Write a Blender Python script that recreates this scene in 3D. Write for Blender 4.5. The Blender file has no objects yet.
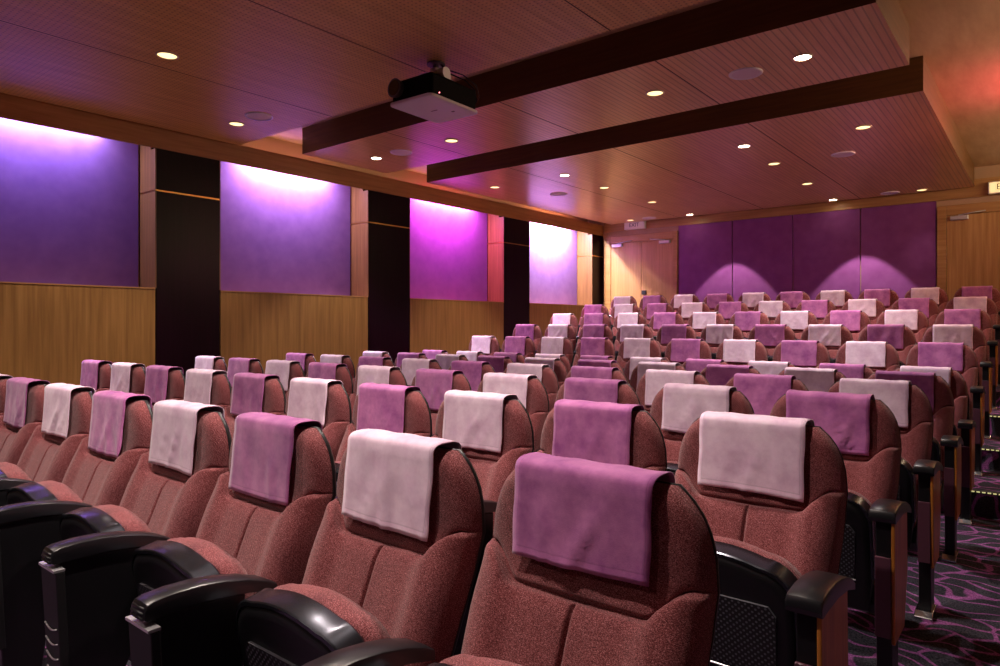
import bpy, bmesh, math, random
from mathutils import Vector, Matrix
random.seed(7)
sc = bpy.context.scene
COL = sc.collection
PI = math.pi
EZ = 1.255            # eye height above the front floor

# ------------------------------------------------------------------ helpers
def obj(name, bm, mat, parent=None, smooth=False, bevel=0.0, seg=2, loc=None, sharp=None):
    bmesh.ops.recalc_face_normals(bm, faces=bm.faces)
    me = bpy.data.meshes.new(name); bm.to_mesh(me); bm.free()
    mats = mat if isinstance(mat, (list, tuple)) else [mat]
    for m in mats: me.materials.append(m)
    if smooth:
        for p in me.polygons: p.use_smooth = True
    if sharp: me.set_sharp_from_angle(angle=math.radians(sharp))
    o = bpy.data.objects.new(name, me); COL.objects.link(o)
    if parent: o.parent = parent
    if loc: o.location = loc
    if bevel:
        b = o.modifiers.new('bevel', 'BEVEL'); b.width = bevel; b.segments = seg; b.limit_method = 'ANGLE'
        b.angle_limit = math.radians(40)
    return o

def empty(name, loc=(0, 0, 0)):
    o = bpy.data.objects.new(name, None); COL.objects.link(o); o.location = loc
    o.empty_display_size = 0.1
    return o

def tag(o, label, cat, group=None, kind=None):
    o['label'] = label; o['category'] = cat
    if group: o['group'] = group
    if kind: o['kind'] = kind
    return o

def struct(o, label=None):
    o['kind'] = 'structure'
    if label: o['label'] = label
    return o

def box(bm, x0, x1, y0, y1, z0, z1):
    vs = [bm.verts.new((x, y, z)) for z in (z0, z1) for y in (y0, y1) for x in (x0, x1)]
    for f in ((0, 1, 3, 2), (4, 6, 7, 5), (0, 4, 5, 1), (2, 3, 7, 6), (0, 2, 6, 4), (1, 5, 7, 3)):
        bm.faces.new([vs[i] for i in f])

def boxbm(*a):
    bm = bmesh.new(); box(bm, *a); return bm

def lathe(bm, prof, seg=32, cx=0, cy=0, close=False):
    rings = []
    for r, z in prof:
        if r < 1e-6: rings.append([bm.verts.new((cx, cy, z))])
        else: rings.append([bm.verts.new((cx + r*math.cos(2*PI*k/seg), cy + r*math.sin(2*PI*k/seg), z)) for k in range(seg)])
    for a, b in zip(rings, rings[1:]):
        for k in range(seg):
            k2 = (k+1) % seg
            if len(a) == 1 and len(b) == 1: continue
            if len(a) == 1: bm.faces.new((a[0], b[k], b[k2]))
            elif len(b) == 1: bm.faces.new((a[k], a[k2], b[0]))
            else: bm.faces.new((a[k], a[k2], b[k2], b[k]))

def cyl(bm, p0, p1, r, seg=16, r1=None):
    p0, p1 = Vector(p0), Vector(p1); d = (p1-p0).normalized()
    a = d.orthogonal().normalized(); b = d.cross(a); r1 = r if r1 is None else r1
    A = [bm.verts.new(p0 + r*(a*math.cos(2*PI*k/seg) + b*math.sin(2*PI*k/seg))) for k in range(seg)]
    B = [bm.verts.new(p1 + r1*(a*math.cos(2*PI*k/seg) + b*math.sin(2*PI*k/seg))) for k in range(seg)]
    bm.faces.new(A); bm.faces.new(B)
    for k in range(seg): bm.faces.new((A[k], A[(k+1) % seg], B[(k+1) % seg], B[k]))

def tube(bm, pts, r, seg=8):
    pts = [Vector(p) for p in pts]; rings = []
    for i, p in enumerate(pts):
        d = (pts[min(i+1, len(pts)-1)] - pts[max(i-1, 0)]).normalized()
        a = d.cross(Vector((0.13, 0.31, 0.94))).normalized(); b = d.cross(a)
        rings.append([bm.verts.new(p + r*(a*math.cos(2*PI*k/seg) + b*math.sin(2*PI*k/seg))) for k in range(seg)])
    for A, B in zip(rings, rings[1:]):
        for k in range(seg): bm.faces.new((A[k], A[(k+1) % seg], B[(k+1) % seg], B[k]))
    bm.faces.new(rings[0]); bm.faces.new(rings[-1])

def prism_x(bm, poly, x0, x1):
    A = [bm.verts.new((x0, y, z)) for y, z in poly]; B = [bm.verts.new((x1, y, z)) for y, z in poly]
    bm.faces.new(A); bm.faces.new(B); n = len(poly)
    for k in range(n): bm.faces.new((A[k], A[(k+1) % n], B[(k+1) % n], B[k]))

def sstep(a, b, x):
    t = max(0.0, min(1.0, (x-a)/(b-a))); return t*t*(3-2*t)

def lerp_tab(tab, x):
    if x <= tab[0][0]: return tab[0][1]
    for (a, va), (b, vb) in zip(tab, tab[1:]):
        if x <= b:
            t = (x-a)/(b-a); return va + (vb-va)*t
    return tab[-1][1]

# ------------------------------------------------------------------ materials
def new_mat(name):
    m = bpy.data.materials.new(name); m.use_nodes = True
    nt = m.node_tree; bsdf = nt.nodes['Principled BSDF']
    return m, nt, bsdf

def N(nt, t, **kw):
    n = nt.nodes.new(t)
    for k, v in kw.items():
        if k in n.inputs.keys() if hasattr(n.inputs, 'keys') else False: n.inputs[k].default_value = v
        else: setattr(n, k, v)
    return n

def ramp(nt, stops):
    r = nt.nodes.new('ShaderNodeValToRGB'); e = r.color_ramp.elements
    while len(e) < len(stops): e.new(0.5)
    for i, (p, c) in enumerate(stops):
        e[i].position = p; e[i].color = (c[0], c[1], c[2], 1)
    return r

def srgb(r, g, b):
    f = lambda v: ((v/255+0.055)/1.055)**2.4 if v/255 > 0.04045 else v/255/12.92
    return (f(r), f(g), f(b))

def plain(name, col, rough=0.5, metal=0.0, spec=0.5, emit=None, strength=0.0, coat=0.0):
    m, nt, b = new_mat(name)
    b.inputs['Base Color'].default_value = (*col, 1); b.inputs['Roughness'].default_value = rough
    b.inputs['Metallic'].default_value = metal; b.inputs['Specular IOR Level'].default_value = spec
    b.inputs['Coat Weight'].default_value = coat
    if emit:
        b.inputs['Emission Color'].default_value = (*emit, 1); b.inputs['Emission Strength'].default_value = strength
    return m

def wood(name, dark, mid, light, stretch=(14, 14, 0.7), rough=0.42, pattern=None, spec=0.4, scale=3.0):
    m, nt, b = new_mat(name); L = nt.links
    tc = N(nt, 'ShaderNodeTexCoord'); mp = N(nt, 'ShaderNodeMapping'); mp.inputs['Scale'].default_value = stretch
    L.new(tc.outputs['Object'], mp.inputs['Vector'])
    n1 = N(nt, 'ShaderNodeTexNoise'); n1.inputs['Scale'].default_value = scale; n1.inputs['Detail'].default_value = 6; n1.inputs['Roughness'].default_value = 0.62
    L.new(mp.outputs['Vector'], n1.inputs['Vector'])
    r = ramp(nt, [(0.28, dark), (0.5, mid), (0.74, light)]); L.new(n1.outputs['Fac'], r.inputs['Fac'])
    out = r.outputs['Color']
    if pattern:
        sep = N(nt, 'ShaderNodeSeparateXYZ'); L.new(tc.outputs['Object'], sep.inputs['Vector'])
        def wave(sock, period):
            a = N(nt, 'ShaderNodeMath', operation='MULTIPLY'); a.inputs[1].default_value = 2*PI/period; L.new(sock, a.inputs[0])
            c = N(nt, 'ShaderNodeMath', operation='COSINE'); L.new(a.outputs[0], c.inputs[0]); return c.outputs[0]
        wx = wave(sep.outputs['X'], pattern[1])
        if pattern[0] == 'dots':
            wy = wave(sep.outputs['Y'], pattern[1])
            mm = N(nt, 'ShaderNodeMath', operation='ADD'); L.new(wx, mm.inputs[0]); L.new(wy, mm.inputs[1]); v = mm.outputs[0]; lo, hi = 1.15, 1.5
        else:
            v = wx; lo, hi = 0.72, 0.9
        mr = N(nt, 'ShaderNodeMapRange'); mr.inputs['From Min'].default_value = lo; mr.inputs['From Max'].default_value = hi
        L.new(v, mr.inputs['Value'])
        mx = N(nt, 'ShaderNodeMix', data_type='RGBA', blend_type='MULTIPLY')
        ml = N(nt, 'ShaderNodeMath', operation='MULTIPLY'); ml.inputs[1].default_value = pattern[2]; L.new(mr.outputs['Result'], ml.inputs[0])
        L.new(ml.outputs[0], mx.inputs['Factor']); L.new(out, mx.inputs['A']); mx.inputs['B'].default_value = (0.12, 0.08, 0.06, 1)
        out = mx.outputs['Result']
    L.new(out, b.inputs['Base Color']); b.inputs['Roughness'].default_value = rough; b.inputs['Specular IOR Level'].default_value = spec
    return m

def tweed(name):
    m, nt, b = new_mat(name); L = nt.links
    tc = N(nt, 'ShaderNodeTexCoord')
    mp = N(nt, 'ShaderNodeMapping'); mp.inputs['Scale'].default_value = (1, 1, 2.2); mp.inputs['Rotation'].default_value = (0, 0.5, 0)
    L.new(tc.outputs['Object'], mp.inputs['Vector'])
    n1 = N(nt, 'ShaderNodeTexNoise'); n1.inputs['Scale'].default_value = 420; n1.inputs['Detail'].default_value = 3; n1.inputs['Roughness'].default_value = 0.7
    L.new(mp.outputs['Vector'], n1.inputs['Vector'])
    n2 = N(nt, 'ShaderNodeTexNoise'); n2.inputs['Scale'].default_value = 9; L.new(tc.outputs['Object'], n2.inputs['Vector'])
    r = ramp(nt, [(0.34, srgb(50, 14, 18)), (0.5, srgb(122, 55, 58)), (0.68, srgb(212, 144, 148))])
    L.new(n1.outputs['Fac'], r.inputs['Fac'])
    mx = N(nt, 'ShaderNodeMix', data_type='RGBA', blend_type='MULTIPLY'); mx.inputs['Factor'].default_value = 1
    r2 = ramp(nt, [(0.3, (0.78, 0.78, 0.80)), (0.7, (1.08, 1.05, 1.02))]); L.new(n2.outputs['Fac'], r2.inputs['Fac'])
    L.new(r.outputs['Color'], mx.inputs['A']); L.new(r2.outputs['Color'], mx.inputs['B'])
    L.new(mx.outputs['Result'], b.inputs['Base Color'])
    wv = N(nt, 'ShaderNodeTexWave', bands_direction='DIAGONAL'); wv.inputs['Scale'].default_value = 55; wv.inputs['Distortion'].default_value = 2.5
    L.new(tc.outputs['Object'], wv.inputs['Vector'])
    ad = N(nt, 'ShaderNodeMath', operation='ADD'); L.new(n1.outputs['Fac'], ad.inputs[0])
    sc_ = N(nt, 'ShaderNodeMath', operation='MULTIPLY'); sc_.inputs[1].default_value = 0.35; L.new(wv.outputs['Fac'], sc_.inputs[0]); L.new(sc_.outputs[0], ad.inputs[1])
    bp = N(nt, 'ShaderNodeBump'); bp.inputs['Strength'].default_value = 0.5; bp.inputs['Distance'].default_value = 0.004
    L.new(ad.outputs[0], bp.inputs['Height']); L.new(bp.outputs['Normal'], b.inputs['Normal'])
    b.inputs['Roughness'].default_value = 0.95; b.inputs['Specular IOR Level'].default_value = 0.12
    b.inputs['Sheen Weight'].default_value = 0.25; b.inputs['Sheen Roughness'].default_value = 0.5
    return m

def cloth(name, lo, hi):
    m, nt, b = new_mat(name); L = nt.links
    tc = N(nt, 'ShaderNodeTexCoord'); oi = N(nt, 'ShaderNodeObjectInfo')
    n1 = N(nt, 'ShaderNodeTexNoise', noise_dimensions='4D'); n1.inputs['Scale'].default_value = 11; n1.inputs['Detail'].default_value = 5; n1.inputs['Roughness'].default_value = 0.65
    L.new(tc.outputs['Object'], n1.inputs['Vector'])
    mw = N(nt, 'ShaderNodeMath', operation='MULTIPLY'); mw.inputs[1].default_value = 40; L.new(oi.outputs['Random'], mw.inputs[0]); L.new(mw.outputs[0], n1.inputs['W'])
    r = ramp(nt, [(0.32, lo), (0.66, hi)]); L.new(n1.outputs['Fac'], r.inputs['Fac'])
    hv = N(nt, 'ShaderNodeHueSaturation')
    mr = N(nt, 'ShaderNodeMapRange'); mr.inputs['To Min'].default_value = 0.84; mr.inputs['To Max'].default_value = 1.12
    L.new(oi.outputs['Random'], mr.inputs['Value']); L.new(mr.outputs['Result'], hv.inputs['Value'])
    L.new(r.outputs['Color'], hv.inputs['Color'])
    # sewn hem: a lighter doubled border with a stitch line
    sp_ = N(nt, 'ShaderNodeSeparateXYZ'); L.new(tc.outputs['UV'], sp_.inputs['Vector'])
    ax = N(nt, 'ShaderNodeMath', operation='PINGPONG'); ax.inputs[1].default_value = 0.155; L.new(sp_.outputs['X'], ax.inputs[0])
    mn = N(nt, 'ShaderNodeMath', operation='MINIMUM'); L.new(ax.outputs[0], mn.inputs[0])
    vy = N(nt, 'ShaderNodeMath', operation='MULTIPLY'); vy.inputs[1].default_value = 0.55; L.new(sp_.outputs['Y'], vy.inputs[0]); L.new(vy.outputs[0], mn.inputs[1])
    hr = ramp(nt, [(0.0, (1.12, 1.10, 1.11)), (0.24, (1.10, 1.08, 1.09)), (0.27, (0.80, 0.78, 0.80)), (0.31, (1, 1, 1))])
    sc2 = N(nt, 'ShaderNodeMath', operation='MULTIPLY'); sc2.inputs[1].default_value = 25; L.new(mn.outputs[0], sc2.inputs[0]); L.new(sc2.outputs[0], hr.inputs['Fac'])
    hm = N(nt, 'ShaderNodeMix', data_type='RGBA', blend_type='MULTIPLY'); hm.inputs['Factor'].default_value = 1
    L.new(hv.outputs['Color'], hm.inputs['A']); L.new(hr.outputs['Color'], hm.inputs['B'])
    L.new(hm.outputs['Result'], b.inputs['Base Color'])
    n2 = N(nt, 'ShaderNodeTexNoise'); n2.inputs['Scale'].default_value = 420; L.new(tc.outputs['Object'], n2.inputs['Vector'])
    bp = N(nt, 'ShaderNodeBump'); bp.inputs['Strength'].default_value = 0.18; bp.inputs['Distance'].default_value = 0.002
    L.new(n2.outputs['Fac'], bp.inputs['Height']); L.new(bp.outputs['Normal'], b.inputs['Normal'])
    b.inputs['Roughness'].default_value = 0.85; b.inputs['Specular IOR Level'].default_value = 0.2
    b.inputs['Sheen Weight'].default_value = 0.3
    return m

def fabric_wall(name, c0, c1):
    m, nt, b = new_mat(name); L = nt.links
    tc = N(nt, 'ShaderNodeTexCoord')
    n1 = N(nt, 'ShaderNodeTexNoise'); n1.inputs['Scale'].default_value = 7; n1.inputs['Detail'].default_value = 4; L.new(tc.outputs['Object'], n1.inputs['Vector'])
    r = ramp(nt, [(0.3, c0), (0.7, c1)]); L.new(n1.outputs['Fac'], r.inputs['Fac']); L.new(r.outputs['Color'], b.inputs['Base Color'])
    b.inputs['Roughness'].default_value = 0.9; b.inputs['Specular IOR Level'].default_value = 0.15
    n2 = N(nt, 'ShaderNodeTexNoise'); n2.inputs['Scale'].default_value = 150; L.new(tc.outputs['Object'], n2.inputs['Vector'])
    bp = N(nt, 'ShaderNodeBump'); bp.inputs['Strength'].default_value = 0.15; bp.inputs['Distance'].default_value = 0.003
    L.new(n2.outputs['Fac'], bp.inputs['Height']); L.new(bp.outputs['Normal'], b.inputs['Normal'])
    return m

def carpet(name):
    m, nt, b = new_mat(name); L = nt.links
    tc = N(nt, 'ShaderNodeTexCoord')
    wn = N(nt, 'ShaderNodeTexNoise'); wn.inputs['Scale'].default_value = 2.3; L.new(tc.outputs['Object'], wn.inputs['Vector'])
    mx = N(nt, 'ShaderNodeMix', data_type='RGBA', blend_type='LINEAR_LIGHT'); mx.inputs['Factor'].default_value = 0.22
    L.new(tc.outputs['Object'], mx.inputs['A']); L.new(wn.outputs['Color'], mx.inputs['B'])
    mp = N(nt, 'ShaderNodeMapping'); mp.inputs['Scale'].default_value = (1.0, 2.0, 1.0); mp.inputs['Rotation'].default_value = (0, 0, 0.6)
    L.new(mx.outputs['Result'], mp.inputs['Vector'])
    vo = N(nt, 'ShaderNodeTexVoronoi', feature='DISTANCE_TO_EDGE', voronoi_dimensions='2D'); vo.inputs['Scale'].default_value = 4.6
    L.new(mp.outputs['Vector'], vo.inputs['Vector'])
    r = ramp(nt, [(0.0, (1, 1, 1)), (0.045, (1, 1, 1)), (0.075, (0, 0, 0))]); L.new(vo.outputs['Distance'], r.inputs['Fac'])
    n3 = N(nt, 'ShaderNodeTexNoise'); n3.inputs['Scale'].default_value = 160; n3.inputs['Detail'].default_value = 2; L.new(tc.outputs['Object'], n3.inputs['Vector'])
    bg = ramp(nt, [(0.3, srgb(26, 26, 32)), (0.7, srgb(80, 78, 88))]); L.new(n3.outputs['Fac'], bg.inputs['Fac'])
    fg = ramp(nt, [(0.3, srgb(104, 54, 104)), (0.7, srgb(184, 112, 178))]); L.new(n3.outputs['Fac'], fg.inputs['Fac'])
    m2 = N(nt, 'ShaderNodeMix', data_type='RGBA'); L.new(r.outputs['Color'], m2.inputs['Factor']); L.new(bg.outputs['Color'], m2.inputs['A']); L.new(fg.outputs['Color'], m2.inputs['B'])
    L.new(m2.outputs['Result'], b.inputs['Base Color']); b.inputs['Roughness'].default_value = 1; b.inputs['Specular IOR Level'].default_value = 0.05
    bp = N(nt, 'ShaderNodeBump'); bp.inputs['Strength'].default_value = 0.4; bp.inputs['Distance'].default_value = 0.004
    L.new(n3.outputs['Fac'], bp.inputs['Height']); L.new(bp.outputs['Normal'], b.inputs['Normal'])
    return m

def perforated(name):
    m, nt, b = new_mat(name); L = nt.links
    tc = N(nt, 'ShaderNodeTexCoord'); sep = N(nt, 'ShaderNodeSeparateXYZ'); L.new(tc.outputs['UV'], sep.inputs['Vector'])
    def wave(sock, period):
        a = N(nt, 'ShaderNodeMath', operation='MULTIPLY'); a.inputs[1].default_value = 2*PI/period; L.new(sock, a.inputs[0])
        c = N(nt, 'ShaderNodeMath', operation='COSINE'); L.new(a.outputs[0], c.inputs[0]); return c.outputs[0]
    mm = N(nt, 'ShaderNodeMath', operation='MULTIPLY'); L.new(wave(sep.outputs['X'], 0.017), mm.inputs[0]); L.new(wave(sep.outputs['Y'], 0.017), mm.inputs[1])
    mr = N(nt, 'ShaderNodeMapRange'); mr.inputs['From Min'].default_value = 0.35; mr.inputs['From Max'].default_value = 0.55; L.new(mm.outputs[0], mr.inputs['Value'])
    r = ramp(nt, [(0, srgb(14, 14, 17)), (1, srgb(96, 96, 104))]); L.new(mr.outputs['Result'], r.inputs['Fac']); L.new(r.outputs['Color'], b.inputs['Base Color'])
    b.inputs['Roughness'].default_value = 0.5
    return m

M = {}
M['tweed'] = tweed('maroon_tweed')
M['seam'] = plain('dark_seam', srgb(30, 8, 10), 0.95)
M['pale'] = cloth('pale_pink_cloth', srgb(212, 176, 204), srgb(246, 222, 240))
M['mauve'] = cloth('mauve_cloth', srgb(152, 78, 144), srgb(202, 126, 182))
M['black'] = plain('black_plastic', srgb(17, 17, 20), 0.42, spec=0.45)
M['gloss'] = plain('satin_black_plastic', srgb(22, 22, 26), 0.30, spec=0.6)
M['rim'] = plain('satin_dark_rim', srgb(76, 78, 86), 0.24, 0.9, 0.6)
M['shell'] = plain('black_shell', srgb(22, 22, 25), 0.38, spec=0.5)
M['grey_panel'] = plain('charcoal_panel', srgb(27, 27, 29), 0.6, spec=0.3)
M['chrome'] = plain('chrome', (0.75, 0.75, 0.77), 0.18, 1.0)
M['silver'] = plain('brushed_silver', (0.62, 0.62, 0.64), 0.42, 0.8)
M['grille'] = perforated('perforated_grille')
M['endwood'] = wood('orange_brown_panel', srgb(158, 96, 36), srgb(186, 118, 48), srgb(204, 136, 60), rough=0.35)
M['ash'] = wood('ash_veneer', srgb(112, 78, 34), srgb(132, 95, 46), srgb(150, 111, 60), (9, 9, 0.35), rough=0.45)
M['ash_x'] = wood('ash_veneer_long', srgb(140, 98, 52), srgb(158, 114, 66), srgb(174, 130, 80), (0.4, 0.4, 9), rough=0.45)
M['reveal'] = wood('amber_veneer', srgb(84, 54, 32), srgb(106, 70, 43), srgb(126, 88, 56), (12, 12, 0.4), rough=0.4)
M['wenge'] = wood('dark_wenge', srgb(15, 2, 9), srgb(21, 3, 13), srgb(28, 5, 18), (12, 12, 0.5), rough=0.30, spec=0.10)
M['brass'] = plain('brass_strip', srgb(190, 140, 80), 0.3, 1.0)
M['perf_wood'] = wood('dot_perforated_veneer', srgb(190, 150, 74), srgb(208, 168, 90), srgb(222, 184, 106), (7, 0.4, 7), 0.42, ('dots', 0.034, 0.55))
M['slot_wood'] = wood('slotted_veneer', srgb(196, 152, 94), srgb(214, 170, 110), srgb(226, 186, 128), (7, 0.4, 7), 0.30, ('lines', 0.05, 0.42))
M['face_wood'] = wood('fascia_veneer', srgb(138, 92, 46), srgb(158, 108, 58), srgb(174, 122, 70), (0.5, 0.5, 10), 0.45)
M['box_wood_shaded'] = wood('box_edge_shaded_veneer', srgb(82, 50, 20), srgb(97, 61, 27), srgb(112, 73, 35), (0.5, 0.5, 10), 0.45)  # fascia veneer darkened: shade on the box faces put into its colour
M['ash_door_lit'] = wood('ash_door_lit_veneer', srgb(148, 106, 60), srgb(168, 124, 74), srgb(186, 142, 90), (9, 9, 0.35), rough=0.45)  # ash made paler to carry the light that falls on the doors
M['ceil'] = wood('plain_ceiling_veneer', srgb(170, 134, 96), srgb(184, 148, 108), srgb(196, 160, 120), (3, 0.6, 3), 0.6)
M['groove'] = plain('panel_groove', srgb(40, 22, 14), 0.9)
M['wall_paint'] = plain('warm_plaster', srgb(168, 134, 104), 0.9)
M['dark_wall'] = plain('dark_wall_cloth', srgb(60, 44, 50), 0.95)
M['fab_left'] = fabric_wall('lilac_wall_fabric', srgb(122, 86, 150), srgb(132, 96, 160))
M['fab_back'] = fabric_wall('plum_wall_fabric', srgb(116, 58, 112), srgb(126, 68, 122))
M['carpet'] = carpet('swirl_carpet')
M['lamp'] = plain('lit_diffuser', (1, 0.9, 0.7), 0.5, emit=(1.0, 0.76, 0.33), strength=2.2)
M['lamp_hot'] = plain('hot_lamp', (1, 1, 1), 0.5, emit=(1.0, 0.90, 0.70), strength=30)
M['white'] = plain('white_plastic', srgb(226, 220, 222), 0.45)
M['spk'] = plain('speaker_mesh', srgb(222, 208, 212), 0.8)
M['trimring'] = plain('fixture_ring', srgb(196, 172, 150), 0.4)
M['led'] = plain('step_led', (1, 0.95, 0.6), 0.5, emit=(1.0, 0.90, 0.40), strength=0.55)
M['nosing'] = plain('step_nosing', srgb(24, 22, 20), 0.4)
M['sign_white'] = plain('exit_sign_face', srgb(230, 222, 214), 0.5)
M['sign_lit'] = plain('lit_exit_sign', (1, 0.9, 0.6), 0.5, emit=(1.0, 0.74, 0.32), strength=0.7)
M['sign_txt'] = plain('exit_letters', srgb(70, 78, 74), 0.6)
M['dark_metal'] = plain('dark_metal', srgb(90, 86, 88), 0.4, 0.5)
M['mauve_front'] = plain('mauve_lacquer', srgb(88, 52, 66), 0.35)
M['lens'] = plain('lens_glass', srgb(10, 10, 14), 0.08, 0.0, 0.8)

# ------------------------------------------------------------------ the room
XL, XF, XR, YF, YB = -7.37, -7.0, 1.1, -4.2, 12.0
ZP, ZC = EZ+1.975, EZ+2.275          # panel underside, plain ceiling
rows_y = [1.136, 2.061, 2.955, 3.86, 4.814, 5.719, 6.612, 7.541, 8.455, 9.351, 10.301]
rows_z = [0, 0, 0, -0.005, -0.017, -0.030, 0.126, 0.274, 0.434, 0.588, 0.750]
risers = [y-1.08 for y in rows_y[6:]]

bm = bmesh.new()                                     # floor with its platforms, one carpeted body
prof = [(YF, 0), (2.5, 0), (rows_y[3]-0.35, -0.005), (rows_y[4]-0.35, -0.017), (rows_y[5]-0.40, -0.030), (risers[0], -0.030)]
for k, ry in enumerate(risers):
    prof.append((ry, rows_z[6+k]))
    prof.append((risers[k+1] if k < 4 else YB, rows_z[6+k]))
prism_x(bm, prof + [(YB, -0.3), (YF, -0.3)], XL, XR)
struct(obj('floor', bm, M['carpet']))

struct(obj('ceiling', boxbm(XL, XR, YF, YB, ZC, ZC+0.1), M['ceil']))
struct(obj('wall_left', boxbm(XL-0.12, XL, YF, YB, -0.3, ZC+0.1), M['wall_paint']))
struct(obj('wall_right', boxbm(XR, XR+0.12, YF, YB, -0.3, ZC+0.1), M['wall_paint']))
struct(obj('wall_back', boxbm(XL-0.12, XR+0.12, YB, YB+0.12, -0.3, ZC+0.1), M['wall_paint']))
struct(obj('wall_front', boxbm(XL-0.12, XR+0.12, YF-0.12, YF, -0.3, ZC+0.1), M['dark_wall']))

# hung ceiling panels (boxes with veneer faces)
def ceiling_box(x0, x1, y0, y1, mat, label, seams):
    bm = bmesh.new(); box(bm, x0, x1, y0, y1, ZP, ZC)
    bm.normal_update()
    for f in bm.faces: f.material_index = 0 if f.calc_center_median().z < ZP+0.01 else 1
    o = obj('ceiling_panel', bm, [mat, M['box_wood_shaded']]); struct(o, label)
    for sx in seams:
        obj('seam', boxbm(sx-0.004, sx+0.004, y0+0.002, y1-0.002, ZP-0.0012, ZP+0.002), M['groove'], o)
    return o
SE = (-2.29, -3.79, -5.30)
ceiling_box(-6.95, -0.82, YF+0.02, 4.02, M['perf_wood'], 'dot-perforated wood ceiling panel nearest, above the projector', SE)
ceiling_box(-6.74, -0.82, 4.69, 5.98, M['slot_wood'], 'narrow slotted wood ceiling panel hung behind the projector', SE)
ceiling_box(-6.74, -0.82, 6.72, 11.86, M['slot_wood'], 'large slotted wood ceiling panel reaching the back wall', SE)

# fascia hung along the left wall
bm = bmesh.new(); box(bm, XF-0.02, XF, YF+0.01, YB-0.005, EZ+1.778, EZ+1.993)
box(bm, XF-0.10, XF-0.02, YF+0.01, YB-0.005, EZ+1.96, EZ+1.993)
o = obj('trim_1', bm, M['face_wood']); struct(o, 'long wood fascia hiding the lights over the left wall panels')

# columns
cols = [(0.35, 1.03), (3.15, 3.82), (5.90, 6.64), (8.78, 9.48), (11.58, 11.995)]
Zc_top = EZ+1.778
ZB = EZ+1.352; ZL = EZ+0.366
for i, (a, b) in enumerate(cols):
    fl = -0.3
    bm = boxbm(XL+0.002, XF-0.105, a, b, fl, Zc_top+0.2)
    box(bm, XF-0.1045, XF-0.001, a, b, fl, Zc_top-0.002)
    o = obj('column', bm, M['wenge']); struct(o)
    o['label'] = 'dark wenge column on the left wall'
    for e0, e1 in ((a-0.012, a-0.0005), (b+0.0005, b+0.012)):
        if i == 4 and e0 > b: continue
        bmr = boxbm(XL+0.004, XF-0.002, e0, e1, ZL, Zc_top-0.004)
        box(bmr, XL+0.004, XF-0.105, e0, e1, Zc_top-0.004, Zc_top+0.22)
        obj('reveal_board', bmr, M['reveal'], o)
    bmb = boxbm(XF-0.003, XF+0.002, a, b, ZB-0.008, ZB+0.008)
    box(bmb, XL+0.004, XF+0.002, a-0.014, a-0.0122, ZB-0.008, ZB+0.008)
    obj('brass_strip', bmb, M['brass'], o)
# wainscot between the columns
edges = [(YF+0.01, 0.35)] + [(cols[k][1], cols[k+1][0]) for k in range(4)]
for k, (a, b) in enumerate(edges):
    o = obj('wainscot', boxbm(XL+0.002, XF-0.002, a+0.013, b-0.013, -0.3, ZL-0.012), M['ash']); struct(o, 'ash veneer wainscot under a lit wall panel')
    bm = boxbm(XL+0.002, XF+0.004, a+0.013, b-0.013, ZL-0.012, ZL)
    obj('ledge', bm, M['ash_x'], o)
# lit fabric panels in the niches
names = ['fabric wall panel glowing blue-violet, nearest on the left wall',
         'fabric wall panel glowing lilac between first and second dark columns',
         'fabric wall panel glowing magenta between second and third dark columns',
         'fabric wall panel glowing pale white-lilac, nearest the double door']
for k, (a, b) in enumerate(edges[1:]):
    o = obj('wall_fabric_panel', boxbm(XL+0.003, XL+0.03, a+0.03, b-0.03, ZL+0.001, ZP+0.02), M['fab_left'], bevel=0.004)
    tag(o, names[k], 'wall panel', 'lit fabric panels along the left wall', kind='thing')

# back wall: band, fabric panels, doors
struct(obj('trim_2', boxbm(XL+0.4, XR, YB-0.035, YB-0.001, EZ+1.838, EZ+2.10), M['ash_x']), 'wood band above the doors and plum panels')
px = [-5.377, -4.355, -3.332, -2.310, -1.288]
pn = ['plum fabric back wall panel beside the double door', 'plum fabric back wall panel, second from the double door',
      'plum fabric back wall panel, second from the right-hand door', 'plum fabric back wall panel beside the right-hand door']
for k in range(4):
    o = obj('wall_fabric_panel', boxbm(px[k]+0.007, px[k+1]-0.007, YB-0.045, YB-0.002, 0.80, EZ+1.834), M['fab_back'], bevel=0.006)
    tag(o, pn[k], 'wall panel', 'plum fabric panels across the back wall', kind='thing')
struct(obj('baseboard_back', boxbm(-5.377, -1.288, YB-0.03, YB-0.001, 0.751, 0.798), M['ash_x']))

def leaf(x0, x1, parent, hinge):
    ztop = EZ+1.597
    lf = obj('door_leaf', boxbm(x0+0.004, x1-0.004, YB-0.062, YB-0.02, 0.758, ztop), M['ash_door_lit'], parent, bevel=0.003)
    # closer: body at the hinge side, arm rising to the frame
    bm = bmesh.new(); w = 0.22; zc = ztop-0.045
    if hinge == 'L': bx0, bx1, ex = x0+0.05, x0+0.05+w, x0+0.05+w+0.20
    else: bx0, bx1, ex = x1-0.05-w, x1-0.05, x1-0.05-w-0.20
    box(bm, bx0, bx1, YB-0.122, YB-0.063, zc-0.030, zc+0.030)
    cl = obj('door_closer', bm, M['silver'], lf, bevel=0.008)
    bm = bmesh.new(); bc = (bx0+bx1)/2
    cyl(bm, (bc, YB-0.088, zc+0.024), (bc, YB-0.088, zc+0.045), 0.014)
    tube(bm, [(bc, YB-0.088, zc+0.038), ((bc+ex)/2, YB-0.13, zc+0.055), (ex, YB-0.085, zc+0.075)], 0.008)
    obj('closer_arm', bm, M['silver'], lf, smooth=True)
    return lf

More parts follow.
